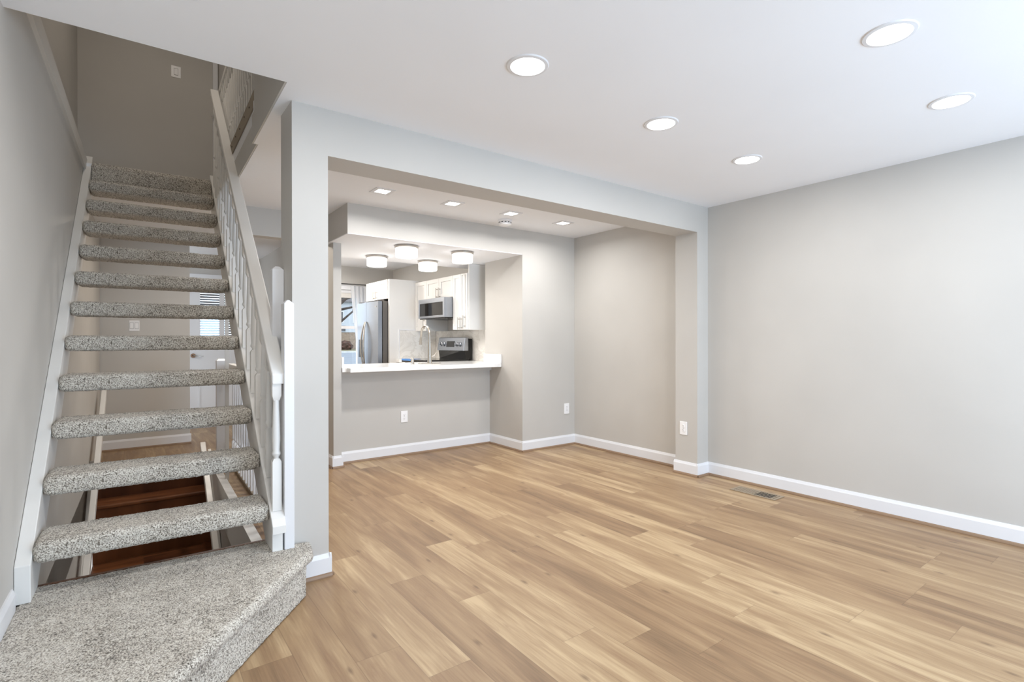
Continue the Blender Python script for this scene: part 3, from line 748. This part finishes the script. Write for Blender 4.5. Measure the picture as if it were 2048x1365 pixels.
d1 = thing('door_1', 'white entry door with narrow glass lites at the end of the hall', 'door', (DX0, YF, 0), 0, None, 'structure')
dw = DX1-DX0
mb = MB()
for a in ((-.06, 0, 0, DZ1), (dw, dw+.06, 0, DZ1), (-.06, dw+.06, DZ1, DZ1+.07)): mb.box(a[0], a[1], -.018, -.0005, a[2], a[3])
mb.build('casing', M['white'], d1, bevel=.003)
mb = MB(); l0, l1, lz0, lz1 = .20, .44, 1.18, 1.93; l2, l3 = .50, .70
for a in ((.004, l0, .003, DZ1-.004), (l1, l2, .003, DZ1-.004), (l3, dw-.004, .003, DZ1-.004), (l0, l1, .003, lz0), (l0, l1, lz1, DZ1-.004), (l2, l3, .003, lz0), (l2, l3, lz1, DZ1-.004)): mb.box(a[0], a[1], .02, .06, a[2], a[3])
slab = mb.build('panel', M['white'], d1)
MB().box(l0, l1, .036, .042, lz0, lz1).build('pane', M['glass'], d1); MB().box(l2, l3, .036, .042, lz0, lz1).build('pane', M['glass'], d1)
mb = MB()
for k in range(22): mb.box(l0, l1, .044, .052, lz0+.006+k*.034, lz0+.030+k*.034); mb.box(l2, l3, .044, .052, lz0+.006+k*.034, lz0+.030+k*.034)
mb.build('blind', M['blind'], d1)
for a, b_ in ((.18, .42), (.48, .72)):
    mb = MB()
    for q in ((a, b_, .20, .215), (a, b_, .80, .815), (a, a+.015, .215, .80), (b_-.015, b_, .215, .80)): mb.box(q[0], q[1], .012, .0205, q[2], q[3])
    mb.build('raised_molding', M['white'], d1)
hd = MB().lathe([(.031, -.012), (.031, 0)], .115, .02, 1.02, 20, 'Y').build('door_handle', M['bronze'], d1, smooth=True)
MB().tube([(.115, .0, 1.02), (.115, -.035, 1.02), (.15, -.04, 1.018), (.20, -.038, 1.005), (.235, -.036, 1.012)], [.009, .009, .008, .007, .005], 8).build('lever', M['nickel'], hd, smooth=True)

# assumed unseen hall lamp, then unseen fill lamps added for kitchen and upstairs
t = thing('assumed_hall_light', 'assumed flush ceiling light in the hall by the entry door, hidden by the header', 'ceiling light', (1.02, 5.86, H))
MB().lathe([(.12, 0), (.13, -.02), (.11, -.07), (.05, -.085)], seg=28).build('shade', M['shade_glow'], t, smooth=True)
area_light('lamp', (0, 0, -.09), (0, 0, 0), .2, W_HALL, INCAN, 'DISK', parent=t)

for _loc, _lab, _w in (((2.0, 6.3, H), 'added fill lamp in the far half of the kitchen, hidden above the lowered ceiling', .5), ((2.05, 7.45, H), 'added fill lamp near the kitchen window, hidden behind the wall end', 1.15)):
  t = thing('kitchen_fill_lamp', _lab, 'ceiling light', _loc)  # unseen fixtures added only to brighten the kitchen's far end
  MB().lathe([(.12, 0), (.13, -.02), (.11, -.07), (.05, -.085)], seg=28).build('shade', M['shade_glow'], t, smooth=True)
  area_light('lamp', (0, 0, -.09), (0, 0, 0), .2, W_KIT*_w, (1.0, .94, .87), 'DISK', parent=t)
t = sframe(thing('upstairs_fill_lamp', 'added fill lamp over the upstairs hall, out of view above the stairs', 'ceiling light'))  # unseen fixture added to lift the dark upper walls
MB().lathe([(.12, 0), (.13, -.02), (.11, -.07), (.05, -.085)], .45, 1.9, 5.0, seg=28).build('shade', M['shade_glow'], t, smooth=True)
area_light('lamp', (.45, 1.9, 4.91), (0, 0, 0), .2, W_UP, INCAN, 'DISK', parent=t)

# ------------------------------------------------------------------ outside
def ext(name, mb, mat, label, cat): return tag(mb.build(name, mat), label, cat, kind='structure')
ext('road', MB().box(-20, 70, 9.2, 52, -.12, -.02), M['road'], 'grey-blue asphalt road outside the window', 'road')
ext('lawn', MB().box(-20, 70, 52.4, 90, -.12, .02), M['grass'], 'winter lawn beyond the road', 'lawn')
ext('curb', MB().box(-20, 70, 52.0, 52.4, -.12, .12), M['curb'], 'pale concrete curb along the road', 'curb')
ext('path', MB().box(-20, 70, 8.58, 9.2, -.12, .0), M['curb'], 'concrete strip outside the front wall', 'path')
hs = thing('townhouse', 'pale grey townhouse across the road seen through the window', 'house', (24, 70, 0))
MB().box(-8, 8, 0, 9, 2.3, 6.4).build('upper_wall', M['siding'], hs); MB().box(-8, 8, .05, 9, 0, 2.3).build('lower_wall', M['brick'], hs)
MB().prism([(-.6, 6.4), (4.5, 9.6), (9.6, 6.4)], -8.4, 8.4, 'YZ').build('roof', M['roof'], hs)
for x in (-5.5, -1.4, 1.6, 5.0):
    f = MB().box(x-.9, x+.9, -.06, .02, 3.6, 5.2).build('window', M['white'], hs); MB().box(x-.75, x+.75, -.10, -.061, 3.75, 5.05).build('pane', M['dark_door'], f)
for x in (-1.6, 3.4): MB().box(x-1.3, x+1.3, -.05, .10, 2.45, 3.2).build('dark_panel', M['dark_door'], hs)
for i, (x, y, r) in enumerate(((19.8, 66, 1.0), (22.5, 66.5, .9), (25.6, 66, 1.1))):
    mb = MB(); bmesh.ops.create_icosphere(mb.bm, subdivisions=4, radius=1.0)
    for v in mb.bm.verts:
        n = noise.noise(v.co*3+Vector((i*7, 0, 0)))*.25 + noise.noise(v.co*9)*.15; v.co *= (1+n)*r; v.co.z = max(v.co.z*.8, -.45)
    tag(mb.build('shrub', M['hedge'], loc=(x, y, .45), smooth=True), ('reddish-brown shrub leftmost before the townhouse', 'reddish-brown shrub in the middle before the townhouse', 'reddish-brown shrub rightmost before the townhouse')[i], 'shrub')
tr = thing('bare_tree', 'bare winter tree with dark branches outside the kitchen window', 'tree', (5.3, 19.5, -.02))
rt = random.Random(11)
trunk = MB(); br = MB()
trunk.tube([(0, 0, 0), (.05, .1, 1.2), (.1, .05, 2.4), (.3, .1, 3.6)], [.22, .17, .14, .11], 10)
def grow(mb, p, d, L, r, depth):
    pts = [p]; rr = [r]; q = p.copy()
    for i in range(4):
        d = (d + Vector((rt.uniform(-.25, .25), rt.uniform(-.25, .25), rt.uniform(-.12, .18)))).normalized(); q = q + d*L/4; pts.append(q.copy()); rr.append(r*(1-.17*(i+1)))
    mb.tube(pts, rr, 6)
    if depth > 0:
        for i in range(3):
            k = rt.choice((2, 3, 4)); grow(mb, pts[k], (d + Vector((rt.uniform(-.9, .9), rt.uniform(-.9, .9), rt.uniform(-.4, .5)))).normalized(), L*.62, rr[k]*.62, depth-1)
for p, d in (((.05, .1, 1.3), (1, .05, .35)), ((.08, .08, 1.9), (1, -.2, .5)), ((.1, .05, 2.3), (.9, .3, .35)), ((.2, .08, 2.9), (.9, 0, .4)), ((.3, .1, 3.5), (.5, 0, .8)), ((.2, .08, 2.6), (1, .1, .2)), ((.3, .1, 3.4), (1, -.1, .15)), ((.15, .06, 2.2), (1, .2, .12)), ((.1, .05, 2.2), (-.8, .3, .5)), ((.2, .1, 3.0), (-.5, -.4, .7))):
    grow(br, Vector(p), Vector(d).normalized(), 2.6, .075, 3)
trunk.build('trunk', M['bark'], tr, smooth=True); br.build('branches', M['bark'], tr, smooth=True)
